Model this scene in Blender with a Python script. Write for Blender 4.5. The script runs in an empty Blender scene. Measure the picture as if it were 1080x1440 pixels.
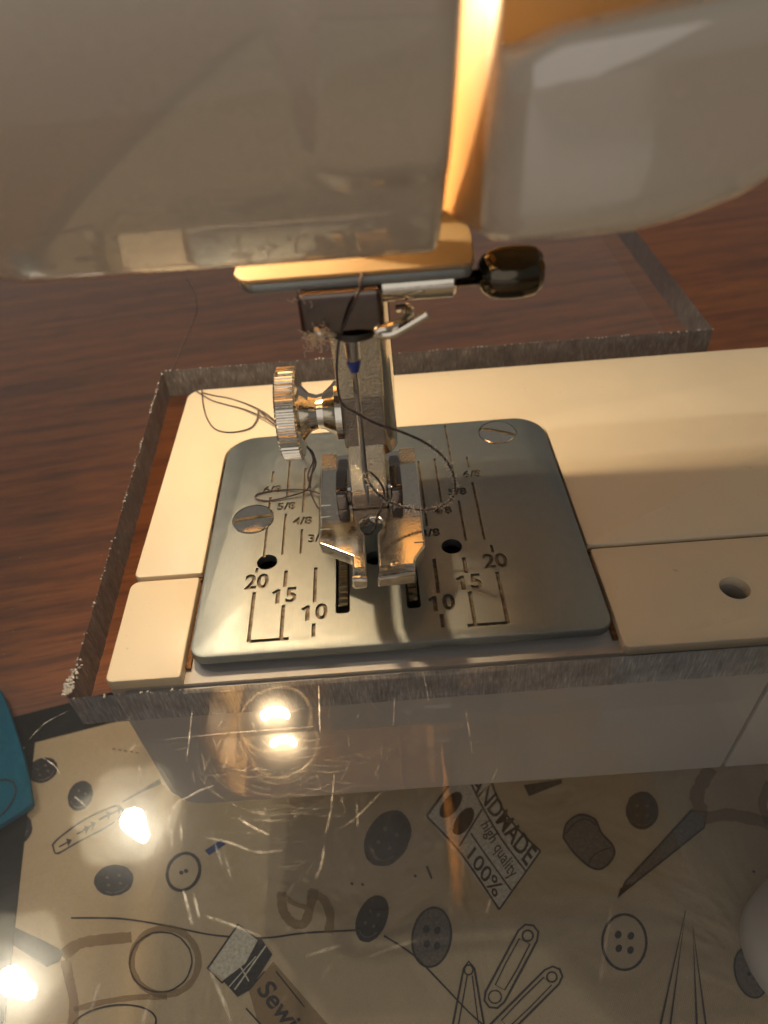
import bpy, bmesh, math, random
from mathutils import Vector, Matrix
random.seed(7)
S = 0.001                      # everything below is written in millimetres
scene = bpy.context.scene
COL = scene.collection

# ------------------------------------------------------------------ camera
CP = Vector((3.18, -86.43, 87.63)); YAW, PITCH, ROLL, FPX = -0.011317, 0.747624, -0.081751, 998.0
FWD = Vector((math.sin(YAW)*math.cos(PITCH), math.cos(YAW)*math.cos(PITCH), -math.sin(PITCH)))
_r = Vector((math.cos(YAW), -math.sin(YAW), 0)); _u = _r.cross(FWD)
RGT = math.cos(ROLL)*_r + math.sin(ROLL)*_u
UPV = -math.sin(ROLL)*_r + math.cos(ROLL)*_u
cam_d = bpy.data.cameras.new("camera"); cam = bpy.data.objects.new("camera", cam_d); COL.objects.link(cam)
m = Matrix((RGT, UPV, -FWD)).transposed().to_4x4(); m.translation = CP*S; cam.matrix_world = m
cam_d.sensor_fit = 'VERTICAL'; cam_d.sensor_height = 36.0; cam_d.sensor_width = 27.0
cam_d.lens = FPX/1440*36.0
cam_d.clip_start = 0.004; cam_d.clip_end = 20
cam_d.dof.use_dof = True; cam_d.dof.focus_distance = 0.121; cam_d.dof.aperture_fstop = 21.0
scene.camera = cam

# ------------------------------------------------------------------ world, exposure
w = bpy.data.worlds.new("World"); scene.world = w; w.use_nodes = True
bg = w.node_tree.nodes["Background"]; bg.inputs[0].default_value = (1.0, 0.93, 0.83, 1); bg.inputs[1].default_value = 0.105
scene.view_settings.view_transform = 'Standard'; scene.view_settings.look = 'None'
scene.view_settings.exposure = 0.42; scene.view_settings.gamma = 1.0; scene.view_settings.use_curve_mapping = False
cy = scene.cycles
cy.use_denoising = True; cy.sample_clamp_indirect = 6.0; cy.max_bounces = 10; cy.transparent_max_bounces = 16
cy.glossy_bounces = 6; cy.caustics_reflective = False; cy.caustics_refractive = False; cy.blur_glossy = 0.3
BULB_POWER = 1480.0; ROOM_LAMP = 370.0
# broad soft fill light added behind the camera, standing for no actual lamp
ad = bpy.data.lights.new('fill_light', 'AREA'); ad.shape = 'DISK'; ad.size = 3.2; ad.energy = 11.0; ad.color = (1.0, .93, .84)
ao = bpy.data.objects.new('fill_light', ad); COL.objects.link(ao); ao.location = (-.9, -2.5, .75); ao.rotation_euler = (Vector((0, 0, .03))-Vector(ao.location)).to_track_quat('-Z', 'Y').to_euler()
# ------------------------------------------------------------------ helpers
def ray(px, py): return FWD + RGT*((px-540)/FPX) - UPV*((py-720)/FPX)
def on_z(px, py, z): d = ray(px, py); return CP + d*((z-CP.z)/d.z)
def on_y(px, py, y): d = ray(px, py); return CP + d*((y-CP.y)/d.y)

def link(name, me, mats, parent=None):
    o = bpy.data.objects.new(name, me); COL.objects.link(o)
    for mt in (mats if isinstance(mats, (list, tuple)) else [mats]): me.materials.append(mt)
    if parent is not None:
        o.parent = parent
        o.matrix_parent_inverse = Matrix.Translation(-Vector(parent.location)) if parent.type == 'EMPTY' else Matrix()
    return o
def tag(o, label=None, cat=None, group=None, kind=None):
    for k, v in (("label", label), ("category", cat), ("group", group), ("kind", kind)):
        if v: o[k] = v
    return o
def empty(name, loc, label, cat, group=None):
    o = bpy.data.objects.new(name, None); COL.objects.link(o); o.location = Vector(loc)*S; o.empty_display_size = .01
    return tag(o, label, cat, group)
def finish(bm, name, mats, parent=None, smooth=30, scale=True, wn=False):
    if scale: bmesh.ops.scale(bm, vec=(S, S, S), verts=bm.verts)
    bmesh.ops.recalc_face_normals(bm, faces=bm.faces)
    me = bpy.data.meshes.new(name); bm.to_mesh(me); bm.free()
    if smooth is not None:
        for p in me.polygons: p.use_smooth = True
        try: me.set_sharp_from_angle(angle=math.radians(smooth))
        except Exception: pass
    o = link(name, me, mats, parent)
    if wn: wnorm(o)
    return o
def wnorm(o):
    md = o.modifiers.new('weighted', 'WEIGHTED_NORMAL'); md.keep_sharp = True; md.weight = 100
def bevel(bm, off, seg=2, edges=None):
    bmesh.ops.bevel(bm, geom=list(edges if edges is not None else bm.edges), offset=off, segments=seg, profile=.5, affect='EDGES', clamp_overlap=True)
def box_bm(x0, x1, y0, y1, z0, z1, bv=0, seg=2, bm=None):
    b = bmesh.new()
    vs = [b.verts.new((x, y, z)) for z in (z0, z1) for y in (y0, y1) for x in (x0, x1)]
    for f in ((0,1,3,2),(4,6,7,5),(0,4,5,1),(2,3,7,6),(0,2,6,4),(1,5,7,3)): b.faces.new([vs[i] for i in f])
    bmesh.ops.recalc_face_normals(b, faces=b.faces)
    if bv: bevel(b, bv, seg)
    if bm is None: return b
    me = bpy.data.meshes.new('t'); b.to_mesh(me); b.free(); bm.from_mesh(me); bpy.data.meshes.remove(me); return bm
def prism_bm(pts, z0, z1, axis='Z', bv=0, seg=2, rim_only=False):
    """extrude a closed outline; axis Z: (x,y); axis Y: (x,z) ; axis X: (y,z)"""
    def P(a, b, c): return {'Z': (a, b, c), 'Y': (a, c, b), 'X': (c, a, b)}[axis]
    bm = bmesh.new(); n = len(pts)
    lo = [bm.verts.new(P(a, b, z0)) for a, b in pts]; hi = [bm.verts.new(P(a, b, z1)) for a, b in pts]
    bm.faces.new(lo); top = bm.faces.new(hi)
    for i in range(n): bm.faces.new((lo[i], lo[(i+1) % n], hi[(i+1) % n], hi[i]))
    bmesh.ops.recalc_face_normals(bm, faces=bm.faces)
    if bv:
        es = list(top.edges) if rim_only else [e for f in bm.faces if len(f.verts) == n or f is top for e in f.edges]
        if not rim_only: es = list({e for e in bm.edges if e.calc_face_angle(0) > .5})
        bevel(bm, bv, seg, es)
    return bm
def round_poly(pts, radii, seg=6):
    out = []; n = len(pts)
    for i in range(n):
        p = Vector(pts[i]); a = Vector(pts[i-1]); b = Vector(pts[(i+1) % n]); r = radii[i] if isinstance(radii, (list, tuple)) else radii
        if r <= 0: out.append(tuple(p)); continue
        u = (a-p).normalized(); v = (b-p).normalized(); ang = u.angle(v); t = min(r/math.tan(ang/2), .49*(a-p).length, .49*(b-p).length)
        r2 = t*math.tan(ang/2); c = p + (u+v).normalized()*(r2/math.sin(ang/2))
        s = p+u*t-c; e = p+v*t-c
        a0 = math.atan2(s.y, s.x); da = (math.atan2(e.y, e.x)-a0+math.pi) % (2*math.pi)-math.pi
        for k in range(seg+1):
            q = a0+da*k/seg; out.append((c.x+r2*math.cos(q), c.y+r2*math.sin(q)))
    return out
def lathe_bm(prof, org, axis='Z', seg=32, rfun=None, bm=None):
    """prof: list of (r, t) along the axis, closed with caps"""
    bm = bm or bmesh.new(); ox, oy, oz = org; rings = []
    for j, (r, t) in enumerate(prof):
        ring = []
        for i in range(seg):
            a = 2*math.pi*i/seg; rr = r*(rfun(i, j) if rfun else 1); c, s = rr*math.cos(a), rr*math.sin(a)
            ring.append(bm.verts.new({'Z': (ox+c, oy+s, oz+t), 'X': (ox+t, oy+c, oz+s), 'Y': (ox+c, oy+t, oz+s)}[axis]))
        rings.append(ring)
    for A, B in zip(rings, rings[1:]):
        for i in range(seg): bm.faces.new((A[i], A[(i+1) % seg], B[(i+1) % seg], B[i]))
    bm.faces.new(rings[0]); bm.faces.new(rings[-1]); return bm
def smooth_path(pts, sub=6):
    P = [Vector(p) for p in pts]; out = []
    for i in range(len(P)-1):
        a, b, c, d = P[max(i-1, 0)], P[i], P[i+1], P[min(i+2, len(P)-1)]
        for k in range(sub):
            t = k/sub; out.append(.5*((2*b)+(c-a)*t+(2*a-5*b+4*c-d)*t*t+(3*b-a-3*c+d)*t**3))
    out.append(P[-1]); return out
def tube_bm(pts, r, seg=8, bm=None, taper=None):
    bm = bm or bmesh.new(); n = len(pts); rings = []; up = Vector((.31, .2, .93))
    for i, p in enumerate(pts):
        t = (Vector(pts[min(i+1, n-1)])-Vector(pts[max(i-1, 0)])).normalized()
        u = (up - t*up.dot(t)).normalized(); v = t.cross(u); up = u
        rr = r*(taper(i/(n-1)) if taper else 1)
        rings.append([bm.verts.new(Vector(p)+u*(rr*math.cos(2*math.pi*k/seg))+v*(rr*math.sin(2*math.pi*k/seg))) for k in range(seg)])
    for A, B in zip(rings, rings[1:]):
        for k in range(seg): bm.faces.new((A[k], A[(k+1) % seg], B[(k+1) % seg], B[k]))
    bm.faces.new(rings[0]); bm.faces.new(rings[-1]); return bm
def add_bm(dst, src):
    me = bpy.data.meshes.new('t'); src.to_mesh(me); src.free(); dst.from_mesh(me); bpy.data.meshes.remove(me)
_txt = {}
def text_mesh(s, extrude=0.0, bold=0.0, shear=0.0):
    cu = bpy.data.curves.new('txt', 'FONT'); cu.body = s; cu.size = 1; cu.align_x = 'CENTER'; cu.align_y = 'CENTER'
    cu.extrude = extrude; cu.offset = bold; cu.shear = shear; cu.resolution_u = 3
    o = bpy.data.objects.new('txt', cu); COL.objects.link(o)
    dg = bpy.context.evaluated_depsgraph_get(); me = bpy.data.meshes.new_from_object(o.evaluated_get(dg))
    bpy.data.objects.remove(o); bpy.data.curves.remove(cu); return me
def boolean(o, cutter_bm):
    bmesh.ops.scale(cutter_bm, vec=(S, S, S), verts=cutter_bm.verts)
    bmesh.ops.recalc_face_normals(cutter_bm, faces=cutter_bm.faces)
    me = bpy.data.meshes.new('cut'); cutter_bm.to_mesh(me); cutter_bm.free()
    c = bpy.data.objects.new('cut', me); COL.objects.link(c)
    for v in me.vertices: v.co *= 1000
    o.data.transform(Matrix.Scale(1000, 4))
    md = o.modifiers.new('b', 'BOOLEAN'); md.object = c; md.operation = 'DIFFERENCE'; md.solver = 'EXACT'; md.use_self = True
    dg = bpy.context.evaluated_depsgraph_get(); nm = bpy.data.meshes.new_from_object(o.evaluated_get(dg)); o.modifiers.clear()
    old = o.data; o.data = nm; nm.name = old.name; bpy.data.meshes.remove(old); o.data.transform(Matrix.Scale(.001, 4))
    bpy.data.objects.remove(c); bpy.data.meshes.remove(me)
    for p in nm.polygons: p.use_smooth = True
    nm.set_sharp_from_angle(angle=math.radians(25))

# ------------------------------------------------------------------ materials
class NT:
    def __init__(s, name):
        s.m = bpy.data.materials.new(name); s.m.use_nodes = True; s.t = s.m.node_tree; s.n = s.t.nodes; s.n.clear()
        s.out = s.n.new('ShaderNodeOutputMaterial')
    def new(s, t, **kw):
        nd = s.n.new('ShaderNode'+t)
        for k, v in kw.items():
            if k in nd.inputs.keys() if hasattr(nd.inputs, 'keys') else False: nd.inputs[k].default_value = v
            else: setattr(nd, k, v)
        return nd
    def link(s, a, b): s.t.links.new(a, b)
    def obj(s, scale=(1, 1, 1), rot=(0, 0, 0)):
        tc = s.new('TexCoord'); mp = s.new('Mapping'); mp.inputs['Scale'].default_value = tuple(1000*q for q in scale); mp.inputs['Rotation'].default_value = rot
        s.link(tc.outputs['Object'], mp.inputs['Vector']); return mp.outputs[0]      # coordinates in millimetres
    def noise(s, vec, scale, detail=4, rough=.5, dist=0):
        nd = s.new('TexNoise'); nd.inputs['Scale'].default_value = scale; nd.inputs['Detail'].default_value = detail
        nd.inputs['Roughness'].default_value = rough; nd.inputs['Distortion'].default_value = dist; s.link(vec, nd.inputs['Vector']); return nd.outputs['Fac']
    def ramp(s, fac, stops):
        nd = s.new('ValToRGB'); e = nd.color_ramp.elements
        while len(e) < len(stops): e.new(.5)
        for el, (p, c) in zip(e, stops): el.position = p; el.color = (*c, 1) if len(c) == 3 else c
        s.link(fac, nd.inputs[0]); return nd.outputs[0]
    def bump(s, h, strength=.3, dist=.0001, prev=None):
        nd = s.new('Bump'); nd.inputs['Strength'].default_value = strength; nd.inputs['Distance'].default_value = dist; s.link(h, nd.inputs['Height'])
        if prev: s.link(prev, nd.inputs['Normal'])
        return nd.outputs[0]
    def mapr(s, v, a, b, c, d):
        nd = s.new('MapRange'); s.link(v, nd.inputs[0])
        for i, q in enumerate((a, b, c, d)): nd.inputs[i+1].default_value = q
        return nd.outputs[0]
    def bsdf(s, **kw):
        nd = s.new('BsdfPrincipled')
        for k, v in kw.items(): nd.inputs[k.replace('_', ' ')].default_value = v
        s.link(nd.outputs[0], s.out.inputs[0]); return nd
def g(v): return (v, v, v)

def mat_plastic(name, col, rough=.3, coat=0.0, dirt=(.30, .17, .07), dirt_amt=.25, coat_ior=1.5):
    t = NT(name); v = t.obj(); b = t.bsdf(Roughness=rough, Coat_Weight=coat, Coat_Roughness=.05, Coat_IOR=coat_ior)
    n1 = t.noise(v, .035, 5, .6); n2 = t.noise(v, .55, 3, .6)
    c1 = t.ramp(n1, [(.3, tuple(q*.93 for q in col)), (.7, col)])
    sp = t.ramp(n2, [(.70, g(0)), (.80, g(1))])
    mx = t.new('MixRGB'); mx.blend_type = 'MIX'; mx.inputs[2].default_value = (*dirt, 1)
    ml = t.new('Math'); ml.operation = 'MULTIPLY'; ml.inputs[1].default_value = dirt_amt; t.link(sp, ml.inputs[0]); t.link(ml.outputs[0], mx.inputs[0])
    t.link(c1, mx.inputs[1]); t.link(mx.outputs[0], b.inputs['Base Color'])
    t.link(t.mapr(t.noise(v, .2, 5), .3, .7, rough-.06, rough+.1), b.inputs['Roughness'])
    t.link(t.bump(t.noise(v, 3.0, 3), .06, .0001), b.inputs['Normal']); return t.m
M = {}
CREAM = (.76, .675, .52)
M['cream'] = mat_plastic('cream_plastic', CREAM, .38, dirt_amt=.45)
M['face'] = mat_plastic('glossy_cream_plastic', (.74, .665, .545), .26, 1.0, dirt_amt=.10, coat_ior=2.2)
M['arm_front'] = mat_plastic('shaded_cream_plastic', (.53, .52, .515), .42, dirt_amt=.1)  # cream like the top panels, its shade put into a greyer colour
def mat_seam():
    t = NT('seam_grime'); b = t.bsdf(Roughness=.9); t.link(t.ramp(t.noise(t.obj(), 1.6, 4), [(.35, (.09, .035, .014)), (.65, (.26, .14, .06))]), b.inputs['Base Color']); return t.m
M['seam'] = mat_seam()
M['glow_yellow'] = mat_plastic('lamp_glow_yellow_plastic', (.52, .37, .20), .34, dirt_amt=.3)  # yellowed tone, with the lamp's warm bounce light mixed into the colour
M['amber'] = mat_plastic('lamp_glow_amber_plastic', (.54, .31, .125), .34, dirt_amt=.3)  # the lamp's orange glow on the slot wall, put into the base colour
M['wall'] = mat_plastic('lamp_glow_wall_plastic', (.72, .47, .21), .34, dirt_amt=.2)  # inner wall colour brightened to carry the orange lamp glow
M['tan'] = mat_plastic('dull_tan_plastic', (.27, .205, .12), .5, dirt_amt=.5)
def mat_engrave():
    t = NT('engraved_groove_grime'); b = t.bsdf(Roughness=.6); t.link(t.ramp(t.noise(t.obj(), .9, 4), [(.35, (.08, .065, .05)), (.65, (.22, .18, .13))]), b.inputs['Base Color']); return t.m
M['engrave'] = mat_engrave()
def mat_metal(name, col, rough, bump=.05, scale=(1, 1, 1), ns=2.0, aniso=0, rvar=.08, spots=0, dist=.00004):
    t = NT(name); v = t.obj(scale); b = t.bsdf(Metallic=1.0, Roughness=rough, Anisotropic=aniso)
    n = t.noise(v, ns, 6, .6)
    t.link(t.ramp(n, [(.3, tuple(q*.9 for q in col)), (.7, col)]), b.inputs['Base Color'])
    t.link(t.mapr(t.noise(t.obj(), .6, 5), .3, .7, rough-rvar, rough+rvar), b.inputs['Roughness'])
    nb = t.bump(n, bump, dist)
    if spots: nb = t.bump(t.noise(t.obj(), 2.6, 3, .6), spots, .00035, nb)
    t.link(nb, b.inputs['Normal']); return t.m
M['plate'] = mat_metal('satin_steel', (.30, .335, .345), .50, .6, (9, .25, 1), 1.3, 0.0, .05)
M['chrome'] = mat_metal('polished_chrome', (.80, .75, .66), .11, .14, ns=1.2, rvar=.05, spots=.035)
M['cast'] = mat_metal('worn_nickel', (.82, .74, .58), .20, .45, ns=2.6, rvar=.10, spots=1.0)
M['dark_chrome'] = mat_metal('dark_chrome', (.19, .155, .14), .10, .05, ns=1.0, rvar=.03)
M['ankle'] = mat_metal('shaded_speckled_nickel', (.36, .30, .25), .20, .4, ns=2.6, rvar=.06, spots=.7)  # shank metal with its dark reflections put into the base colour
M['black_chrome'] = mat_metal('black_chrome', (.10, .088, .065), .12, .08, ns=.8, rvar=.05)
M['steel'] = mat_metal('needle_steel', (.42, .43, .46), .18, .05, (6, 6, .3), 1.0, rvar=.05)
M['dark_metal'] = mat_metal('dark_oiled_metal', (.10, .095, .09), .35, .2, ns=1.0)
def mat_flat(name, col, rough=.6, **kw):
    t = NT(name); t.bsdf(Base_Color=(*col, 1), Roughness=rough, **kw); return t.m
M['blue_mark'] = mat_flat('blue_enamel', (.02, .05, .30), .3)
M['leg'] = mat_plastic('white_leg_plastic', (.72, .71, .70), .4, dirt_amt=.05)
def mat_emit(name, col, st):
    t = NT(name); e = t.new('Emission'); e.inputs[0].default_value = (*col, 1); e.inputs[1].default_value = st; t.link(e.outputs[0], t.out.inputs[0]); return t.m
M['bulb'] = mat_emit('glowing_bulb_glass', (1.0, .71, .40), BULB_POWER)
M['room_bulb'] = mat_emit('glowing_room_bulb', (1.0, .90, .72), ROOM_LAMP)
def mat_acrylic():
    t = NT('clear_acrylic'); v = t.obj()
    lw = t.new('LayerWeight'); lw.inputs['Blend'].default_value = .5
    p5 = t.new('Math'); p5.operation = 'POWER'; p5.inputs[1].default_value = 5; t.link(lw.outputs['Facing'], p5.inputs[0])
    fr = t.mapr(p5.outputs[0], 0, 1, .048, 1.0)
    tr = t.new('BsdfTransparent'); tr.inputs[0].default_value = (.968, .965, .955, 1)
    gl = t.new('BsdfGlossy'); gl.inputs['Color'].default_value = (1, 1, 1, 1)
    r = t.mapr(t.noise(v, .08, 6, .7), .35, .75, .004, .022); t.link(r, gl.inputs['Roughness'])
    t.link(t.bump(t.noise(v, .05, 3), .03, .0006), gl.inputs['Normal'])
    mx = t.new('MixShader'); t.link(fr, mx.inputs[0]); t.link(tr.outputs[0], mx.inputs[1]); t.link(gl.outputs[0], mx.inputs[2])
    # thin haze of dust and fine scuffs lying on the sheet
    df = t.new('BsdfDiffuse'); df.inputs[0].default_value = (.62, .60, .56, 1)
    hz = t.mapr(t.noise(v, .03, 8, .7), .35, .8, .0015, .010)
    m2 = t.new('MixShader'); t.link(hz, m2.inputs[0]); t.link(mx.outputs[0], m2.inputs[1]); t.link(df.outputs[0], m2.inputs[2])
    # worn-in micro scratches: a weak wide gloss that glows round mirrored lamps
    g2 = t.new('BsdfGlossy'); g2.inputs['Color'].default_value = (1, 1, 1, 1); g2.inputs['Roughness'].default_value = .13
    m3 = t.new('MixShader'); t.link(t.mapr(t.noise(v, .06, 8, .7), .3, .75, .002, .013), m3.inputs[0]); t.link(m2.outputs[0], m3.inputs[1]); t.link(g2.outputs[0], m3.inputs[2])
    t.link(m3.outputs[0], t.out.inputs[0]); return t.m
M['acrylic'] = mat_acrylic()
def mat_clear():
    t = NT('clear_bulb_glass'); tr = t.new('BsdfTransparent'); gl = t.new('BsdfGlossy'); gl.inputs['Roughness'].default_value = .03; ms = t.new('MixShader'); ms.inputs[0].default_value = .06
    t.link(tr.outputs[0], ms.inputs[1]); t.link(gl.outputs[0], ms.inputs[2]); t.link(ms.outputs[0], t.out.inputs[0]); return t.m
M['clear_glass'] = mat_clear()
def mat_frost(name, scale, k=1.0):
    t = NT(name); v = t.obj(scale); b = t.bsdf(Roughness=.35, Specular_IOR_Level=.6, Transmission_Weight=0)
    n = t.noise(v, 1.0, 6, .7); n2 = t.noise(t.obj(), .25, 4)
    c = t.ramp(n, [(.30, tuple(k*q for q in (.055, .058, .066))), (.56, tuple(k*q for q in (.16, .165, .18))), (.76, tuple(min(.8, k*q) for q in (.46, .46, .46)))])
    mx = t.new('MixRGB'); mx.blend_type = 'MULTIPLY'; mx.inputs[0].default_value = .7; t.link(c, mx.inputs[1]); t.link(t.ramp(n2, [(.3, g(.45)), (.7, g(1.15))]), mx.inputs[2])
    t.link(mx.outputs[0], b.inputs['Base Color']); t.link(t.bump(n, .5, .0002), b.inputs['Normal'])
    tp = t.new('BsdfTransparent'); ms = t.new('MixShader'); ms.inputs[0].default_value = .82
    t.link(tp.outputs[0], ms.inputs[1]); t.link(b.outputs[0], ms.inputs[2]); t.link(ms.outputs[0], t.out.inputs[0]); return t.m
M['frost_x'] = mat_frost('sawn_acrylic_edge', (3.2, 3.2, .45))
M['frost_front'] = mat_frost('lit_sawn_acrylic_edge', (3.2, 3.2, .35), 2.4)  # same sawn edge, extra light put into its colour along the front
def mat_wood():
    t = NT('polished_brown_wood'); v = t.obj((1, 1, 1), (0, 0, math.radians(-8))); b = t.bsdf(Roughness=.28, Coat_Weight=.3, Coat_Roughness=.15)
    mp = t.new('Mapping'); mp.inputs['Scale'].default_value = (.05, 1, 1); t.link(v, mp.inputs[0])
    n = t.noise(mp.outputs[0], .16, 8, .65, .6); n2 = t.noise(mp.outputs[0], 1.3, 5, .6)
    c = t.ramp(n, [(.25, (.085, .019, .003)), (.45, (.25, .066, .011)), (.6, (.38, .110, .018)), (.8, (.16, .042, .006))])
    f = t.ramp(n2, [(.36, g(.30)), (.52, g(1.0))])
    mx = t.new('MixRGB'); mx.blend_type = 'MULTIPLY'; mx.inputs[0].default_value = .75; t.link(c, mx.inputs[1]); t.link(f, mx.inputs[2])
    t.link(mx.outputs[0], b.inputs['Base Color']); t.link(t.bump(n2, .25, .0002), b.inputs['Normal']); return t.m
M['wood'] = mat_wood()
def mat_cloth(name, col, col2, weave=.06):
    t = NT(name); v = t.obj((1, 1, 1), (0, 0, math.radians(35))); b = t.bsdf(Roughness=.95, Specular_IOR_Level=.2)
    wv = t.new('TexWave'); wv.inputs['Scale'].default_value = .95; wv.inputs['Distortion'].default_value = .6; t.link(v, wv.inputs['Vector'])
    n = t.noise(t.obj(), .02, 5); n2 = t.noise(t.obj(), 2.5, 4)
    c = t.ramp(n, [(.3, col), (.7, col2)])
    mx = t.new('MixRGB'); mx.blend_type = 'MULTIPLY'; mx.inputs[0].default_value = weave*2; t.link(c, mx.inputs[1]); t.link(wv.outputs['Color'], mx.inputs[2])
    m3 = t.new('MixRGB'); m3.blend_type = 'MULTIPLY'; m3.inputs[0].default_value = .25; t.link(mx.outputs[0], m3.inputs[1]); t.link(n2, m3.inputs[2])
    t.link(m3.outputs[0], b.inputs['Base Color'])
    nb = t.bump(t.noise(t.obj(), .045, 3, .5, .8), .8, .0035); t.link(t.bump(wv.outputs['Fac'], .25, .0003, nb), b.inputs['Normal']); return t.m
M['cloth'] = mat_cloth('beige_twill', (.64, .51, .34), (.74, .61, .435))
M['binding'] = mat_cloth('black_binding_cloth', (.014, .015, .018), (.024, .025, .028))
M['blue'] = mat_cloth('blue_cloth', (.010, .17, .33), (.012, .22, .40), .06)
def mat_ink(name, col, cover=.9):
    t = NT(name); b = t.bsdf(Roughness=.85); n = t.noise(t.obj(), 1.6, 4, .7)
    t.link(t.ramp(n, [(.3, tuple(min(1, q*1.9+.01) for q in col)), (.62, col)]), b.inputs['Base Color'])
    tp = t.new('BsdfTransparent'); ms = t.new('MixShader'); t.link(t.mapr(n, .62, .8, cover, cover*.5), ms.inputs[0])
    t.link(tp.outputs[0], ms.inputs[1]); t.link(b.outputs[0], ms.inputs[2]); t.link(ms.outputs[0], t.out.inputs[0]); return t.m
M['ink'] = mat_ink('black_print_ink', (.020, .019, .024), .95)
M['ink_grey'] = mat_ink('grey_print_ink', (.13, .115, .105), .8)
M['ink_brown'] = mat_ink('brown_print_ink', (.22, .13, .055), .5)
M['ink_white'] = mat_ink('pale_print_ink', (.62, .57, .48), .8)
M['ink_blue'] = mat_ink('blue_print_ink', (.012, .035, .16), .9)
def mat_thread():
    t = NT('dark_plum_thread'); b = t.bsdf(Roughness=.75, Sheen_Weight=.3)
    t.link(t.ramp(t.noise(t.obj(), 3, 2), [(.35, (.018, .010, .014)), (.7, (.075, .045, .055))]), b.inputs['Base Color']); return t.m
M['thread'] = mat_thread()
M['lint'] = mat_flat('pale_lint', (.80, .72, .58), .9)
def mat_scratch():
    t = NT('scratched_acrylic'); b = t.bsdf(Base_Color=(.80, .76, .70, 1), Roughness=.38, Metallic=.5); tp = t.new('BsdfTransparent'); ms = t.new('MixShader')
    t.link(t.mapr(t.noise(t.obj(), 1.1, 3), .35, .65, .15, .7), ms.inputs[0]); t.link(tp.outputs[0], ms.inputs[1]); t.link(b.outputs[0], ms.inputs[2]); t.link(ms.outputs[0], t.out.inputs[0]); return t.m
M['scratch'] = mat_scratch()
M['burr'] = mat_flat('frayed_acrylic', (.42, .42, .42), .7)
def mat_shade():
    t = NT('frosted_lamp_glass'); a = t.new('BsdfDiffuse'); a.inputs[0].default_value = (.55, .53, .45, 1); b = t.new('BsdfTranslucent'); b.inputs[0].default_value = (.5, .48, .40, 1)
    ms = t.new('MixShader'); ms.inputs[0].default_value = .6; t.link(a.outputs[0], ms.inputs[1]); t.link(b.outputs[0], ms.inputs[2]); t.link(ms.outputs[0], t.out.inputs[0]); return t.m
M['shade'] = mat_shade()

# ------------------------------------------------------------------ setting: the wooden table
TZ = -70.0
tag(finish(box_bm(-900, 900, -1100, 1700, TZ-30, TZ), 'wooden_table_top', M['wood'], smooth=None), kind='structure')

# ------------------------------------------------------------------ sewing machine
machine = empty('sewing_machine', (150, 20, TZ), 'cream free-arm sewing machine with chrome presser foot and lit lamp above steel needle plate', 'sewing machine')

# free arm: body, cover panels, front doors
prof = round_poly([(-41.3, -3.2), (-41.0, -41), (150, -41), (150, -3.2)], [.6, 5, 0, 0], 8)
arm = finish(prism_bm(prof, -23.6, 55.2, 'Y'), 'free_arm', M['arm_front'], machine)
def hole_cut(x, y, r, z0, z1, seg=28): return lathe_bm([(r, z0), (r, z1)], (x, y, 0), 'Z', seg)
boolean(arm, hole_cut(57, -14.3, 2.35, -14, 2))
back = finish(prism_bm(round_poly([(-41.6, -2.75), (-29.75, -2.75), (-29.75, 34.6), (36.4, 34.6), (36.4, -2.75), (150, -2.75), (150, 55.5), (-41.2, 55.5)],
              [1.2, .4, 5.5, 5.5, .4, 0, 0, 3.2], 6), -3.15, -1.0, bv=.35, rim_only=True), 'rear_top_panel', M['cream'], arm)
finish(prism_bm(round_poly([(-41.6, -23.7), (-30.1, -23.7), (-30.1, -3.45), (-41.9, -3.45)], [1.2, .5, .4, 1.6], 5), -3.15, -1.15, bv=.4, rim_only=True), 'front_top_panel', M['cream'], arm)
fr = finish(prism_bm(round_poly([(36.7, -24.1), (150, -24.1), (150, -3.45), (36.7, -3.45)], [1.0, 0, 0, .5], 5), -3.15, -1.25, bv=.4, rim_only=True), 'front_top_panel', M['cream'], arm)
boolean(fr, hole_cut(57, -14.3, 2.35, -14, 2))
# brown grime lying in the panel joints
for x0, x1, y0, y1 in ((-41.4, -29.9, -3.44, -2.76), (36.6, 150, -3.44, -2.76), (-30.05, -29.3, -21.2, 32.0), (35.9, 36.65, -21.4, 31.0)):
    finish(box_bm(x0, x1, y0, y1, -3.18, -2.1 if x1-x0 > 2 else -2.6), 'joint_grime', M['seam'], arm, None)
finish(prism_bm(round_poly([(-39.6, -3.9), (-39.4, -40.2), (60.9, -40.2), (61.2, -3.9)], [.8, 4.5, .6, .6], 6), -24.9, -23.5, 'Y', bv=.4), 'bobbin_door', M['arm_front'], arm)
finish(prism_bm([(61.8, -3.9), (61.5, -40.2), (150, -40.2), (150, -3.9)], -24.9, -23.5, 'Y', bv=.4), 'front_door', M['arm_front'], arm)
# pillar and base to the right
finish(prism_bm(round_poly([(118, -34), (215, -34), (215, 75), (118, 75)], 12, 6), -60, 140, bv=4), 'pillar', M['face'], machine)
finish(prism_bm(round_poly([(88, -34), (222, -34), (222, 80), (88, 80)], 8, 6), TZ, -43, bv=2), 'base', M['arm_front'], machine)

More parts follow.
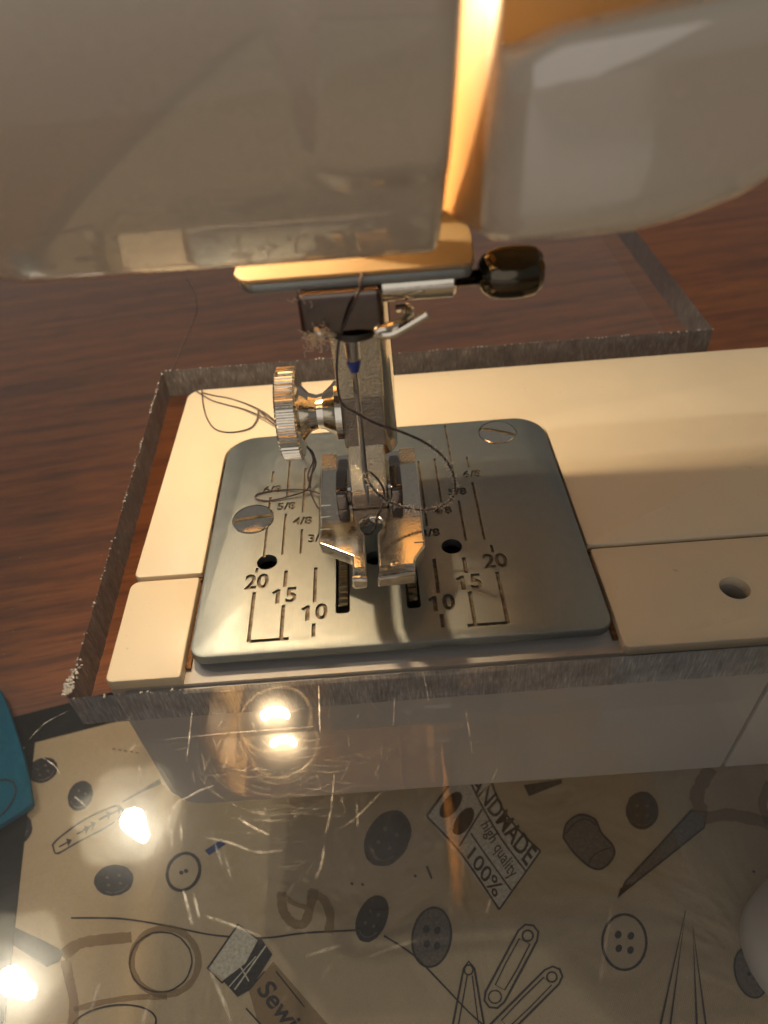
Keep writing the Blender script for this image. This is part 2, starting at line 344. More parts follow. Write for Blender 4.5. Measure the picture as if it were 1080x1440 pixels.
# needle plate with engraved guide lines and numbers, holes, feed slots
plate = finish(prism_bm(round_poly([(-29.1, -21.3), (35.8, -21.3), (35.8, 34.1), (-29.1, 34.1)], [2.6, 2.6, 6, 6], 7), -1.7, 0, bv=.55, seg=2, rim_only=True), 'needle_plate', M['plate'], machine)
D = -.42
cut = bmesh.new()
def gl(x0, y0, x1, y1, wd=.6):
    a, b = Vector((x0, y0)), Vector((x1, y1)); d = (b-a).normalized(); n = Vector((-d.y, d.x))*wd/2
    pts = [a+n, a-n, b-n, b+n]; add_bm(cut, prism_bm([tuple(q) for q in pts], D, .6))
for s in (-1, 1):
    x = s*20
    gl(x, -8.9 if s < 0 else -8.3, x, -19.0); gl(s*15, -12.1, s*15, -18.7); gl(x-s*.2, -18.9, s*(15-1.2), -18.9)
    gl(s*15, -4.6, s*15, -8.2); gl(s*10, -4.4, s*10, -12.0); gl(s*10, -16.3, s*10, -18.9)
    if s > 0: gl(20, -2.2, 20, -3.9, .45)
    else: gl(-20, -3.5, -20, -4.6, .45)
    for x, y0, y1, y2, y3 in ((19.05, 22.2, 18.9, 14.5, -.8), (15.875, 33.0, 14.2, 9.6, -.8), (12.7, 22.4, 9.6, 5.2, -.8), (9.525, 22, 3.6, 3.5, 3.4)):
        gl(s*x, y0, s*x, y1, .42)
        if y2-y3 > 1 and (s < 0 or x > 13): gl(s*x, y2, s*x, y3, .42)
def ptext(s, x, y, sx, sy, rot=0):
    me = text_mesh(s, .5, .03); Mx = Matrix.Translation((x, y, D+.5)) @ Matrix.Rotation(rot, 4, 'Z') @ Matrix.Diagonal((sx, sy, 1, 1)); me.transform(Mx)
    b = bmesh.new(); b.from_mesh(me); bpy.data.meshes.remove(me); bmesh.ops.remove_doubles(b, verts=b.verts, dist=1e-4); add_bm(cut, b)
for s, x, y in (('20', -19.8, -6.75), ('15', -15, -10.2), ('10', -10, -14.15), ('10', 10.3, -14.15), ('15', 15.2, -10.2), ('20', 20.1, -6.0)): 
    if s[0] == '1': gl(x-1.05, y-1.5, x-1.05, y+1.55, .68); gl(x-1.95, y+.75, x-.95, y+1.4, .6); ptext(s[1], x+1.15, y, 4.0, 4.4)
    else: ptext(s, x, y, 4.0, 4.4)
for s, x, y in (('6/8', -18.9, 16.7), ('5/8', -15.9, 11.6), ('4/8', -12.7, 7.3), ('3/8', -9.9, 2.6), ('6/8', 19.3, 16.9), ('5/8', 15.9, 12.1), ('4/8', 12.6, 7.3), ('3/8', 9.9, 1.8)): ptext(s, x, y, 2.7, 2.6)
for x, y, r in ((-18.4, -2.3, 1.75), (13.3, -1.8, 1.75), (0, -3.2, 1.6)): add_bm(cut, hole_cut(x, y, r, -4, 1))
for x0, x1 in ((-6.6, -4.3), (4.8, 7.0)): add_bm(cut, prism_bm(round_poly([(x0, -14.7), (x1, -14.7), (x1, 12), (x0, 12)], .5, 3), -4, 1))
for x, y in ((-21.8, 8.8), (26.2, 29.3)): add_bm(cut, hole_cut(x, y, 3.85, -.55, 1, 40))
boolean(plate, cut)
plate.data.materials.append(M['engrave'])
for p in plate.data.polygons:
    if p.normal.z > .9 and -.5*S < p.center.z < -.3*S: p.material_index = 1
def plate_screw(x, y, ang):
    b = lathe_bm([(3.7, -.54), (3.7, -.02), (3.5, .12), (2.3, .27), (1.1, .34), (.15, .36)], (x, y, 0), 'Z', 40)
    o = finish(b, 'screw', M['chrome'], plate); c = box_bm(-4.2, 4.2, -.42, .42, -.4, 2); bmesh.ops.rotate(c, cent=(0, 0, 0), matrix=Matrix.Rotation(ang, 3, 'Z'), verts=c.verts)
    bmesh.ops.translate(c, vec=(x, y, 0), verts=c.verts); boolean(o, c)
    o.data.materials.append(M['engrave'])
    for p in o.data.polygons:
        if p.normal.z > .9 and -.5*S < p.center.z < -.2*S: p.material_index = 1
plate_screw(-21.8, 8.8, .12); plate_screw(26.2, 29.3, -.42)
finish(box_bm(-28.6, 35.2, -17.5, 33, -3.14, -2.7), 'dark_backing', M['dark_metal'], plate, None)  # dark sheet added so the slots and holes read as deep
for x in (-5.45, 5.9):                                     # toothed feed dogs in the slots
    pts = [(-13.2, -2.6)]; y = -13.2
    while y < 10: pts += [(y+.2, -.35), (y+.5, -.35), (y+1.0, -1.5)]; y += 1.25
    pts.append((y, -2.6)); b = prism_bm(pts, x-.72, x+.72, 'X'); finish(b, 'feed_dog', M['chrome'], plate, 10)

# presser bar, shank, thumb screw, foot
finish(lathe_bm([(3.0, 11.5), (3.25, 12.0), (3.25, 82)], (2.2, 13.2, 0), 'Z', 40), 'presser_bar', M['chrome'], machine)
shank = finish(prism_bm([(4.1, 27.3), (2.6, 39.2), (3.4, 40), (12.0, 40), (12.0, 26.5), (5.2, 26.5)], -3.4, 3.6, 'X', bv=.5, seg=3), 'foot_shank', M['cast'], machine, wn=True)
finish(prism_bm([(5.2, 26.6), (4.7, 17.6), (10.5, 15), (11.8, 26.6)], -3.25, 3.45, 'X', bv=.35, seg=2), 'ankle_stem', M['ankle'], shank, wn=True)
finish(prism_bm([(4.72, 18.2), (4.3, 17.0), (2.6, 14.9), (.9, 13.3), (.3, 12.0), (.6, 8.7), (9, 8.7), (10.4, 16)], -2.85, 3.05, 'X', bv=.45, seg=3), 'ankle_neck', M['cast'], shank, 40, wn=True)
finish(box_bm(-3.0, 3.15, -.4, 4.5, 8.62, 12.1, .55, 3), 'ankle_block', M['ankle'], shank, wn=True)
kn = 56
def knurl(i, j): return 1.0 if not 7 <= j <= 10 else (1.0 if i % 2 else .955)
ts = lathe_bm([(4.7, 0), (4.7, -1.0), (4.0, -1.6), (2.9, -3.0), (2.7, -4.0), (3.1, -5.2), (4.6, -6.5), (7.0, -6.7), (7.45, -7.0), (7.45, -9.7), (7.0, -10.0), (4.0, -10.2), (.2, -10.2)], (-3.15, 8.2, 22.8), 'X', kn*4, lambda i, j: 1.0 if not 7 <= j <= 10 else (1.0 if i % 4 < 2 else .968))
ts = finish(ts, 'thumb_screw', M['chrome'], machine, 35); boolean(ts, box_bm(-13.9, -12.4, 7.5, 8.9, 14, 32))
foot_out = [(-8.4, 15.0), (-8.45, 4), (-8.35, -7.4), (-3.15, -10.7), (-3.1, -13.2), (-3.1, -16.9), (-.75, -17.1), (-.95, -13.2), (-1.0, -6.0)]
foot_out += [(1.9*math.sin(a), -3.9-1.9*math.cos(a)) for a in [math.radians(-q) for q in (50, 80, 110, 140, 180, 220, 250, 280, 310)]]
foot_out += [(.85, -6.0), (.8, -13.2), (.6, -17.2), (6.3, -16.5), (6.5, -13.2), (6.55, -12.2), (8.3, -9.5), (8.5, 4), (8.5, 15.0)]
fb = prism_bm(foot_out, 6.3, 8.6, bv=.42, seg=3)
for yy in (-13.0, -15.0): bmesh.ops.bisect_plane(fb, geom=fb.verts[:]+fb.edges[:]+fb.faces[:], plane_co=(0, yy, 0), plane_no=(0, 1, 0))
for v in fb.verts:
    if v.co.y < -13.0: v.co.z += (-13.0-v.co.y)*.2+max(0, -15-v.co.y)*.5
foot = finish(fb, 'presser_foot', M['chrome'], machine, 40, wn=True)
for sx in (-1, 1):
    x0 = -5.4 if sx < 0 else 3.6
    finish(prism_bm([(-.1, 8.5), (.0, 11.6), (.9, 12.3), (6, 12.0), (9, 10.2), (13.5, 8.7)], x0, x0+1.9, 'X', bv=.35), 'side_lug', M['dark_chrome'], foot, wn=True)
    for y in ((-6.6, -4.1, -1.2, 1.6) if sx < 0 else (-8.6, -2.6, 2.4)):      # raised seam-guide ticks on the edges of the foot
        finish(box_bm(sx*8.2-(0 if sx < 0 else 1.6), sx*8.2+(1.6 if sx < 0 else 0), y-.13, y+.13, 8.55, 8.74), 'guide_tick', M['chrome'], foot, None)
finish(lathe_bm([(.8, -5.2), (.8, 5.2)], (0, 3.2, 10.6), 'X', 16), 'cross_pin', M['steel'], foot)
finish(box_bm(-8.3, -5.6, 11.2, 14.9, 8.5, 9.0, .15), 'rear_lip', M['cast'], foot); finish(box_bm(5.6, 8.4, 11.2, 14.9, 8.5, 9.0, .15), 'rear_lip', M['cast'], foot)
finish(box_bm(2.7, 4.0, -13.4, -12.4, 8.5, 8.8, .1), 'toe_tab', M['chrome'], foot)
finish(tube_bm(smooth_path([(.9, -17.0, 10.3), (2, -16.95, 10.35), (4, -16.8, 10.4), (6.1, -16.4, 10.2)], 4), .42, 10), 'toe_roll', M['chrome'], foot)
finish(tube_bm(smooth_path([(-2.9, -16.75, 10.2), (-1.9, -16.9, 10.35), (-.95, -16.95, 10.2)], 4), .42, 10), 'toe_roll', M['chrome'], foot)

# needle clamp, clamp screw, needle bar, needle, thread guide
NX, NY = -.2, -2.2
finish(lathe_bm([(3.0, 44), (3.0, 84)], (NX, NY+5.5, 0), 'Z', 32), 'needle_bar', M['chrome'], machine)
clamp = finish(box_bm(-6.2, 4.3, -6.0, 6.0, 43.6, 49.6, .9, 3), 'needle_clamp', M['dark_chrome'], machine, wn=True)
finish(lathe_bm([(3.3, 42.6), (3.6, 42.9), (3.6, 43.7)], (.4, NY-.6, 0), 'Z', 32), 'needle_socket', M['dark_metal'], clamp)
finish(lathe_bm([(2.15, 0), (2.15, 8.9), (1.8, 9.25), (.4, 9.25)], (4.2, -1.6, 47.9), 'X', 28), 'clamp_sleeve', M['chrome'], clamp)
thr = []; t = 0
while t < 4.2: thr += [(.85, t), (1.15, t+.22)]; t += .44
knob = finish(lathe_bm(thr, (13.2, -1.6, 47.9), 'X', 20), 'clamp_screw', M['black_chrome'], clamp)
kb = finish(lathe_bm([(.9, 0), (1.4, .1), (2.2, .6), (2.85, 1.5), (3.15, 2.8), (3.25, 4.4), (3.15, 6.2), (2.9, 7.2), (2.3, 7.9), (1.2, 8.25), (.2, 8.3)], (16.3, -1.6, 48.2), 'X', 40), 'clamp_knob', M['black_chrome'], knob)
boolean(kb, box_bm(23.6, 28, -6, 3, 49.2, 50.2))
nd = finish(lathe_bm([(.12, 11.6), (.26, 12.8), (.42, 15), (.46, 17), (.45, 34), (.55, 36.2), (1.0, 38), (1.02, 44)], (NX, NY, 0), 'Z', 20), 'needle', M['steel'], machine)
boolean(nd, prism_bm(round_poly([(NX-.2, 16.2), (NX+.2, 16.2), (NX+.2, 18), (NX-.2, 18)], .19, 4), NY-2, NY+2, 'Y'))
finish(lathe_bm([(.60, 36.1), (1.03, 37.6), (1.04, 38.0)], (NX, NY, 0), 'Z', 20), 'colour_band', M['blue_mark'], nd)
def pth(lst): return [on_y(px, py, y) for px, py, y in lst]
gw = pth([(560, 434, -1), (573, 433, -2), (577, 440, -3.5), (566, 452, -5), (545, 460, -6), (532, 464, -6), (534, 470, -6), (552, 469, -6), (575, 457, -6), (601, 441, -6)])
finish(tube_bm(smooth_path(gw, 5), .62, 10), 'thread_guide', M['chrome'], clamp)
gw = pth([(486, 461, -2), (474, 467, -5), (458, 470, -6), (448, 466, -6), (446, 459, -5), (455, 452, -4)])
finish(tube_bm(smooth_path(gw, 5), .6, 10), 'thread_guide', M['chrome'], clamp)

# head: bottom plate around the needle bar, curved front cover, side shell, interior, lamp
lip = prism_bm(round_poly([(-12.2, -5.2), (15.4, -5.2), (16.2, 3), (16.2, 14), (-13.6, 14), (-13.6, -3)], [1.8, 1.4, 1.5, 1, 1, 1.2], 5), 50.7, 51.4, bv=.25)
finish(lip, 'bottom_plate', M['tan'], machine, wn=True)
finish(prism_bm(round_poly([(-11.8, -5.0), (15.2, -5.0), (15.9, 3), (15.9, 13.5), (-13.2, 13.5), (-13.2, -2.8)], [1.8, 1.4, 1.5, 1, 1, 1.2], 5), 49.4, 50.72, bv=.3), 'metal_rim', M['plate'], machine)
def sstep(a, b, x): q = max(0, min(1, (x-a)/(b-a))); return q*q*(3-2*q)
R0, YC, ZC = 50.0, 24.0, 89.5
def cover_y(x, z, off=0):
    y = YC-math.sqrt(max(1, (R0-off)**2-(z-ZC)**2))
    e = -31.0 - x
    if e > 0: r = 13.0; y += r-math.sqrt(max(0, r*r-min(e, r)**2))
    dx = max(0, 1.5-x); dz = max(0, 69.5-z); dd = math.hypot(dx, dz)          # soft raised panel with a rounded corner
    if off == 0: y -= .6*(1-sstep(1.8, 4.4, dd))
    return y
bm = bmesh.new(); xs = [10.4, 10.2, 9.8]+[9.0-.8*i for i in range(50)]; xs += [-32-.8*i for i in range(15)]+[-43.9]
zs = [56.4+.75*i for i in range(30)]+[79.0+2.2*i for i in range(18)]
def rnd(i): return (1.6, .7, .15)[i] if i < 3 else 0
sk = lambda x, z: x+(z-57.2)/23*.85*(x+44)/54
grid = [[bm.verts.new((sk(x, z), cover_y(x, z)+rnd(i)+(0.5 if j == 0 else 0), z)) for j, z in enumerate(zs)] for i, x in enumerate(xs)]
inn = [[bm.verts.new((sk(x, z), cover_y(x, z, 2.6)+.2, z)) for z in zs] for x in xs]
for i in range(len(xs)-1):
    for j in range(len(zs)-1):
        bm.faces.new((grid[i][j], grid[i+1][j], grid[i+1][j+1], grid[i][j+1])); bm.faces.new((inn[i][j], inn[i][j+1], inn[i+1][j+1], inn[i+1][j]))
    bm.faces.new((grid[i][0], inn[i][0], inn[i+1][0], grid[i+1][0]))
for j in range(len(zs)-1): bm.faces.new((grid[0][j], grid[0][j+1], inn[0][j+1], inn[0][j]))
finish(bm, 'front_cover', M['face'], machine, 50)
shell = bmesh.new()
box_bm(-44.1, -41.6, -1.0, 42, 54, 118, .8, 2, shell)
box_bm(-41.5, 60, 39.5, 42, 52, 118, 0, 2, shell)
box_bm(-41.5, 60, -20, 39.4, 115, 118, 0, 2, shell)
finish(shell, 'head_shell', M['glow_yellow'], machine)
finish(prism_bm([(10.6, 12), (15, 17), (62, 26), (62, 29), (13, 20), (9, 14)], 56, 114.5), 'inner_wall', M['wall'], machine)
finish(lathe_bm([(9.9, 80.5), (9.9, 83), (8.8, 86), (6.0, 90.5), (5.2, 90.5), (5.2, 88.5), (7.2, 86.2), (7.9, 84), (8.1, 83.4), (8.8, 82.8), (9.3, 80.5)], (-31.5, 17, 0), 'Z', 40), 'lamp_reflector', M['cream'], machine)
bulb = finish(lathe_bm([(.4, 72.6), (2.6, 73.2), (4.4, 74.8), (5.2, 77.2), (5.0, 79.8), (3.8, 82.0), (2.7, 83.0)], (-31.5, 17, 0), 'Z', 28), 'lamp_bulb', M['clear_glass'], machine)
fil = [Vector((-31.5+dx, 17+dy, z)) for dx, dy, z in ((-2.6, .6, 82), (-2.8, .2, 79.5), (-2.2, -.6, 77.2), (-.6, -1.0, 75.6), (1.2, -.6, 76.0), (2.6, .2, 78.2), (2.8, .6, 82))]
finish(tube_bm(smooth_path(fil, 5), .75, 8), 'filament', M['bulb'], bulb)
finish(lathe_bm([(2.6, 82.9), (3.4, 83.4), (3.6, 90), (4.8, 90.4), (4.8, 95.2)], (-31.5, 17, 0), 'Z', 28), 'bulb_cap', M['chrome'], machine)
finish(box_bm(-38, -25, 31.0, 33.5, 62, 96, .5), 'lamp_bracket', M['glow_yellow'], machine)

# housing to the right of the threading slot
def interp(x, tb):
    for (a, va), (b, vb) in zip(tb, tb[1:]):
        if x <= b: q = max(0, (x-a)/(b-a)); return va+(vb-va)*q
    return tb[-1][1]
plan = [(10.9, -4), (11.0, -8), (11.2, -13), (11.8, -16.5), (12.6, -20), (13.3, -22.6), (14.0, -24.8), (14.9, -26.3), (16.2, -27.2), (18, -27.7), (21, -28.1), (25, -28.5), (29, -28.8), (33, -29.1), (37, -29.4), (42, -29.8), (50, -30.5), (62, -31.5)]
zb_t = [(10.9, 57.6), (11.2, 60.0), (12.6, 61.0), (14, 61.6), (16, 62.2), (21, 62.6), (25, 62.9), (29, 63.8), (33, 65.3), (37, 68.0), (42, 72), (50, 76), (62, 78)]
zt_t = [(10.9, 114), (13.3, 114), (13.9, 76.5), (14.9, 76.3), (18, 77.6), (25, 78.6), (33, 79.6), (62, 82)]
bm = bmesh.new(); cols = []
for x, y in plan:
    zb, zt = interp(x, zb_t), interp(x, zt_t); col = []
    if x > 13.5: zt = max(zt, zb+3.0)
    col.append((x, y+40 if x > 13 else y+6, zb+3.4)); col.append((x, y+7, zb+.55)); col.append((x, y+2.2, zb)); col.append((x, y+.7, zb+.35)); col.append((x, y+.12, zb+1.1))
    for k in range(1, 7): col.append((x, y, zb+1.1+(zt-1.4-zb-1.1)*k/6))
    if x > 13.5: col += [(x, y+.35, zt-.45), (x, y+1.2, zt), (x, y+3.0, zt+.1), (x, y+3.2, zt-2.0)]
    else: col += [(x, y, zt-.45), (x, y, zt), (x, y+.3, zt), (x, y+.3, zt-.2)]
    cols.append([bm.verts.new(c) for c in col])
for i, (A, B) in enumerate(zip(cols, cols[1:])):
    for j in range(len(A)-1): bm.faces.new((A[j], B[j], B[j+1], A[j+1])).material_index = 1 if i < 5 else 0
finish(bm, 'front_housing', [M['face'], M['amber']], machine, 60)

# ------------------------------------------------------------------ clear acrylic extension table around the free arm
AT, AB = 0.0, -7.2
ext = empty('extension_table', (-60, 0, TZ), 'scratched clear acrylic extension table fitted around the machine arm', 'extension table')
random.seed(3)
def jag(a, b, step, amp, axis):
    a, b = Vector(a), Vector(b); n = max(2, int((b-a).length/step)); out = []
    for k in range(n): q = a.lerp(b, k/n); q[axis] += random.uniform(-amp, amp)*(1 if 0 < k else .3); out.append(tuple(q))
    return out
cutl = jag((83, 63.4), (-48.6, 63.4), .9, .07, 1)+jag((-48.6, 63.4), (-45.9, -26.8), .9, .09, 0)+jag((-45.9, -26.8), (83, -26.4), 1.1, .05, 1)
outer = [(83, -26.4), (83, -300), (-240, -300), (-240, 200), (83, 200)]
bm = bmesh.new(); allp = outer+cutl
top = [bm.verts.new((x, y, AT)) for x, y in allp]; bot = [bm.verts.new((x+random.uniform(-.03, .03)*(i >= 5), y+random.uniform(-.03, .03)*(i >= 5), AB)) for i, (x, y) in enumerate(allp)]
f0 = bm.faces.new(top); f1 = bm.faces.new(bot); n = len(allp)
for i in range(n):
    f = bm.faces.new((top[i], top[(i+1) % n], bot[(i+1) % n], bot[i]))
    f.material_index = 2 if abs(allp[i][1]+26.6) < .6 and allp[i][0] < 82.9 else 1
bmesh.ops.triangulate(bm, faces=[f0, f1])
sheet = finish(bm, 'sheet', [M['acrylic'], M['frost_x'], M['frost_front']], ext, None)
def leg(x, y):
    o = finish(lathe_bm([(11.5, TZ), (12.3, TZ+1.5), (12.3, TZ+9), (10.5, TZ+14), (10.5, AB-.3)], (x, y, 0), 'Z', 32), 'leg', M['leg'], ext)
leg(75.8, -48.5); leg(-225, -285); leg(70, -285); leg(-225, 185)
# ragged white saw burr along the upper edge of the cut-out
bm = bmesh.new()
def burr(x, y, s):
    q = lathe_bm([(s*.2, -s*.5), (s*.5, 0), (s*.15, s*.55)], (x, y, AT-.05), 'Z', 5)
    bmesh.ops.rotate(q, cent=(x, y, AT), matrix=Matrix.Rotation(random.uniform(0, 3), 3, Vector((random.random(), random.random(), random.random())).normalized()), verts=q.verts); add_bm(bm, q)
for i in range(170):
    k = random.choice(cutl[:-100]); burr(k[0]+random.gauss(0, .12), k[1]+random.gauss(0, .12), random.uniform(.18, .5))
for i in range(90): burr(-46.2+random.gauss(0, .35), -26.2+abs(random.gauss(0, 2.6)), random.uniform(.2, .65))
tag(finish(bm, 'saw_burr', M['burr'], sheet, None), kind='stuff')
# scratches: fine shallow furrows on the upper face, following where the photograph shows them
bm = bmesh.new()
def scratch(pts, wd):
    P = smooth_path([on_z(px, py, AT+.02) for px, py in pts], 4); n = len(P); L = []
    for i, p in enumerate(P):
        d = (P[min(i+1, n-1)]-P[max(i-1, 0)]).normalized(); nn = Vector((-d.y, d.x, 0)); ww = .75*wd*(.25+.75*math.sin(math.pi*min(max(i/(n-1), .04), .96)))*random.uniform(.6, 1.2)
        L.append((bm.verts.new(p+nn*ww/2), bm.verts.new(p-nn*ww/2)))
    for a, b in zip(L, L[1:]): bm.faces.new((a[0], b[0], b[1], a[1]))
for pts, wd in [([(41, 1040), (62, 1018), (95, 1000)], .10), ([(223, 1095), (233, 1105), (240, 1107)], .22), ([(300, 1105), (280, 1112), (262, 1122), (250, 1128), (238, 1148), (236, 1165)], .2),
    ([(335, 1150), (350, 1160), (378, 1174)], .2), ([(285, 1178), (320, 1184), (360, 1198), (395, 1196)], .16), ([(258, 1252), (270, 1300)], .26), ([(272, 1255), (280, 1290)], .22),
    ([(290, 1288), (330, 1302), (368, 1318)], .2), ([(296, 1366), (315, 1410), (325, 1436)], .2), ([(430, 1345), (460, 1335), (478, 1330)], .14), ([(540, 1110), (500, 1150), (478, 1165)], .12),
    ([(502, 1130), (503, 1164)], .14), ([(270, 1000), (266, 1040), (262, 1070)], .12), ([(448, 965), (450, 1030)], .16), ([(470, 1090), (465, 1140), (458, 1170)], .14), ([(195, 1075), (199, 1110)], .12),
    ([(456, 1190), (452, 1215), (444, 1235)], .2), ([(655, 1000), (660, 1030), (664, 1060)], .14), ([(594, 940), (603, 985)], .1), ([(555, 980), (553, 1020)], .1), ([(690, 1262), (684, 1285)], .12),
    ([(860, 1270), (850, 1340), (843, 1390)], .10), ([(60, 1065), (78, 1078), (84, 1090)], .18), ([(105, 1120), (122, 1135)], .2), ([(180, 1060), (190, 1045)], .08), ([(230, 1040), (330, 1030), (440, 1022)], .07),
    ([(520, 1345), (560, 1330), (590, 1322)], .1), ([(128, 1420), (140, 1380)], .12), ([(240, 1160), (242, 1190)], .2), ([(254, 1160), (256, 1185)], .16), ([(200, 1440), (212, 1400)], .14), ([(700, 1080), (690, 1100), (668, 1130)], .08)]: scratch(pts, wd)
for i in range(120):
    px, py = random.triangular(120, 700, 400), random.triangular(965, 1430, 1060); a = random.choice((random.gauss(1.45, .25), random.gauss(2.3, .4), random.uniform(0, 3.1))); l = random.uniform(3, 30)
    scratch([(px, py), (px+l*.5*math.cos(a)+random.gauss(0, 1), py+l*.5*math.sin(a)), (px+l*math.cos(a), py+l*math.sin(a))], random.uniform(.012, .04))
for i in range(46):
    px, py = random.gauss(388, 55), random.gauss(1105, 50); a = random.gauss(.08, .15); l = random.uniform(20, 70)
    scratch([(px, py), (px+l*.5, py+random.gauss(3, 2)), (px+l, py-random.gauss(1, 3))], random.uniform(.012, .03))
for i in range(110):
    px, py = random.uniform(0, 1080), random.uniform(960, 1440); scratch([(px, py), (px+1.2, py+.8)], random.uniform(.05, .11))
for i in range(60):
    px, py = random.uniform(0, 215), random.uniform(420, 950); scratch([(px, py), (px+1.0, py+.9)], random.uniform(.05, .12))
for i in range(34):  # arc scuffs laid round the mirrored lamp, partly drawn in for its glint
    r = random.uniform(38, 125); a0 = random.uniform(.15, 2.6); da = random.uniform(.25, .8); cx, cy = 388+random.gauss(0, 5), 1045+random.gauss(0, 6)
    scratch([(cx+r*math.cos(a0+da*k/4), cy+.85*r*math.sin(a0+da*k/4)) for k in range(5)], random.uniform(.010, .024))
tag(finish(bm, 'scratches', M['scratch'], sheet, None), kind='stuff')

# ------------------------------------------------------------------ printed fabric mat under the machine
MZ = TZ+.5
mat_t = empty('printed_mat', (-97, 16, TZ), 'beige fabric mat with black border, printed with sewing notions', 'fabric mat')
A13 = math.radians(12.5); U = Vector((math.cos(A13), math.sin(A13))); V = Vector((math.sin(A13), -math.cos(A13))); C0 = Vector((-97.5, 15.9))
def mrect(u0, u1, v0, v1): return [tuple(C0+U*a+V*b) for a, b in ((u0, v0), (u1, v0), (u1, v1), (u0, v1))]
cb = bmesh.new(); NU, NV = 60, 40
vv = [[None]*(NV+1) for _ in range(NU+1)]
for i in range(NU+1):
    for j in range(NV+1):
        q = C0+U*(6+228*i/NU)+V*(9+290*j/NV); vv[i][j] = cb.verts.new((q.x, q.y, MZ))
for i in range(NU):
    for j in range(NV): cb.faces.new((vv[i][j], vv[i+1][j], vv[i+1][j+1], vv[i][j+1]))
finish(cb, 'cloth_panel', M['cloth'], mat_t, None)
for r in (mrect(0, 240, 0, 9.3), mrect(0, 6.3, 9.3, 305), mrect(233, 240, 9.3, 305), mrect(6.3, 233, 298, 305)):
    finish(prism_bm(r, TZ+.02, MZ+.25, bv=.18), 'binding', M['binding'], mat_t)
LAYER = [0]
def tw(px, py, dz=0):
    p = on_z(px, py, MZ+.06); return Vector((p.x, p.y, MZ+.06+dz))
def poly_part(name, polys, mat):
    LAYER[0] += 1; dz = .0012*LAYER[0]; bm = bmesh.new()
    for pts in polys:
        f = bm.faces.new([bm.verts.new(tw(x, y, dz)) for x, y in pts])
    bmesh.ops.triangulate(bm, faces=bm.faces)
    return bm
def ell(cx, cy, rx, ry, ang=0, n=28, jit=0):
    a = math.radians(ang); o = []
    for k in range(n):
        t = 2*math.pi*k/n; j = 1+random.uniform(-jit, jit); x, y = rx*math.cos(t)*j, ry*math.sin(t)*j; o.append((cx+x*math.cos(a)-y*math.sin(a), cy+x*math.sin(a)+y*math.cos(a)))
    return o
def stroke_polys(pts, wd, closed=False):
    P = [Vector(p) for p in pts]; n = len(P); L = []
    for i in range(n):
        a = P[i-1] if closed else P[max(i-1, 0)]; b = P[(i+1) % n] if closed else P[min(i+1, n-1)]; d = (b-a).normalized(); nn = Vector((-d.y, d.x)); ww = wd[i] if isinstance(wd, list) else wd*random.uniform(.85, 1.15)
        L.append((P[i]+nn*ww/2, P[i]-nn*ww/2))
    out = []
    for i in range(n if closed else n-1): a, b = L[i], L[(i+1) % n]; out.append([tuple(a[0]), tuple(b[0]), tuple(b[1]), tuple(a[1])])
    return out
def curve(pts, sub=6): return [(q.x, q.y) for q in smooth_path([(x, y, 0) for x, y in pts], sub)]
def flat(name, polys, mat, parent): return finish(poly_part(name, polys, mat), name, M[mat], parent, None)
def text_quad(s, quad, mat, name, parent, bold=.01, shear=0):
    """text mapped into a quad of picture points lying on the cloth: corners start-top, end-top, end-bottom, start-bottom along the reading direction"""
    LAYER[0] += 1; me = text_mesh(s, 0, bold, shear); xs = [v.co.x for v in me.vertices]; ys = [v.co.y for v in me.vertices]
    x0, x1, y0, y1 = min(xs), max(xs), min(ys), max(ys); A, B, Cq, Dq = [Vector(q) for q in quad]
    for v in me.vertices:
        u = (v.co.x-x0)/(x1-x0); t = (y1-v.co.y)/(y1-y0); q = A.lerp(B, u).lerp(Dq.lerp(Cq, u), t); v.co = tw(q.x, q.y, .0012*LAYER[0])*S
    return link(name, me, M[mat], parent)
PB = 'printed_button'
def dark_button(cx, cy, rx, ry, ang):
    b = flat(PB, [ell(cx, cy, rx, ry, ang, jit=.02)], 'ink', mat_t); a = math.radians(ang)
    sp = [ell(cx+rx*.3*dx*math.cos(a)-ry*.25*dy*math.sin(a), cy+rx*.3*dx*math.sin(a)+ry*.25*dy*math.cos(a), rx*.10, ry*.08, 20, 8) for dx in (-1, 1) for dy in (-1, 1)]
    sp += stroke_polys(ell(cx, cy, rx*.78, ry*.78, ang, 22)[2:9], 1.2); flat('button_highlight', sp, 'ink_grey', b)
def ring_button(cx, cy, rx, ry, ang, holes=4, wd=3, fill=None):
    if fill: flat('button_fill', [ell(cx, cy, rx, ry, ang)], fill, mat_t)
    b = flat(PB, stroke_polys(ell(cx, cy, rx, ry, ang, 36), wd, True), 'ink', mat_t)
    hs = [(-.28, -.3), (.3, -.25), (-.25, .25), (.28, .32)] if holes == 4 else [(-.14, .05), (.16, -.05)]
    flat('button_hole', [ell(cx+dx*rx*1.0, cy+dy*ry*.9, 4.6 if holes == 4 else 3, 5.6 if holes == 4 else 3, 20, 12) for dx, dy in hs], 'ink', b)
for a in ((60, 1083, 22, 17, -25), (113, 1119, 17, 22, 25), (160, 1238, 28, 22, -10), (545, 1179, 30, 42, 28), (523, 1292, 21, 35, 22), (903, 1140, 23, 27, 0), (16, 1166, 30, 26, -25)): dark_button(*a)
ring_button(258, 1226, 22, 27, 25, 2, 4.5); ring_button(607, 1318, 27, 42, 8, 4, 3, 'ink_grey'); ring_button(878, 1325, 31, 39, 0, 4, 3.4); ring_button(1056, 1368, 22, 36, -15, 2, 2.5, 'ink_grey')
cap = curve([(76, 1196), (82, 1200), (110, 1184), (150, 1163), (172, 1146), (170, 1136), (160, 1134), (120, 1152), (86, 1176), (74, 1188)], 4)
tp = flat('printed_tape', stroke_polys(cap, 2.6, True), 'ink', mat_t)
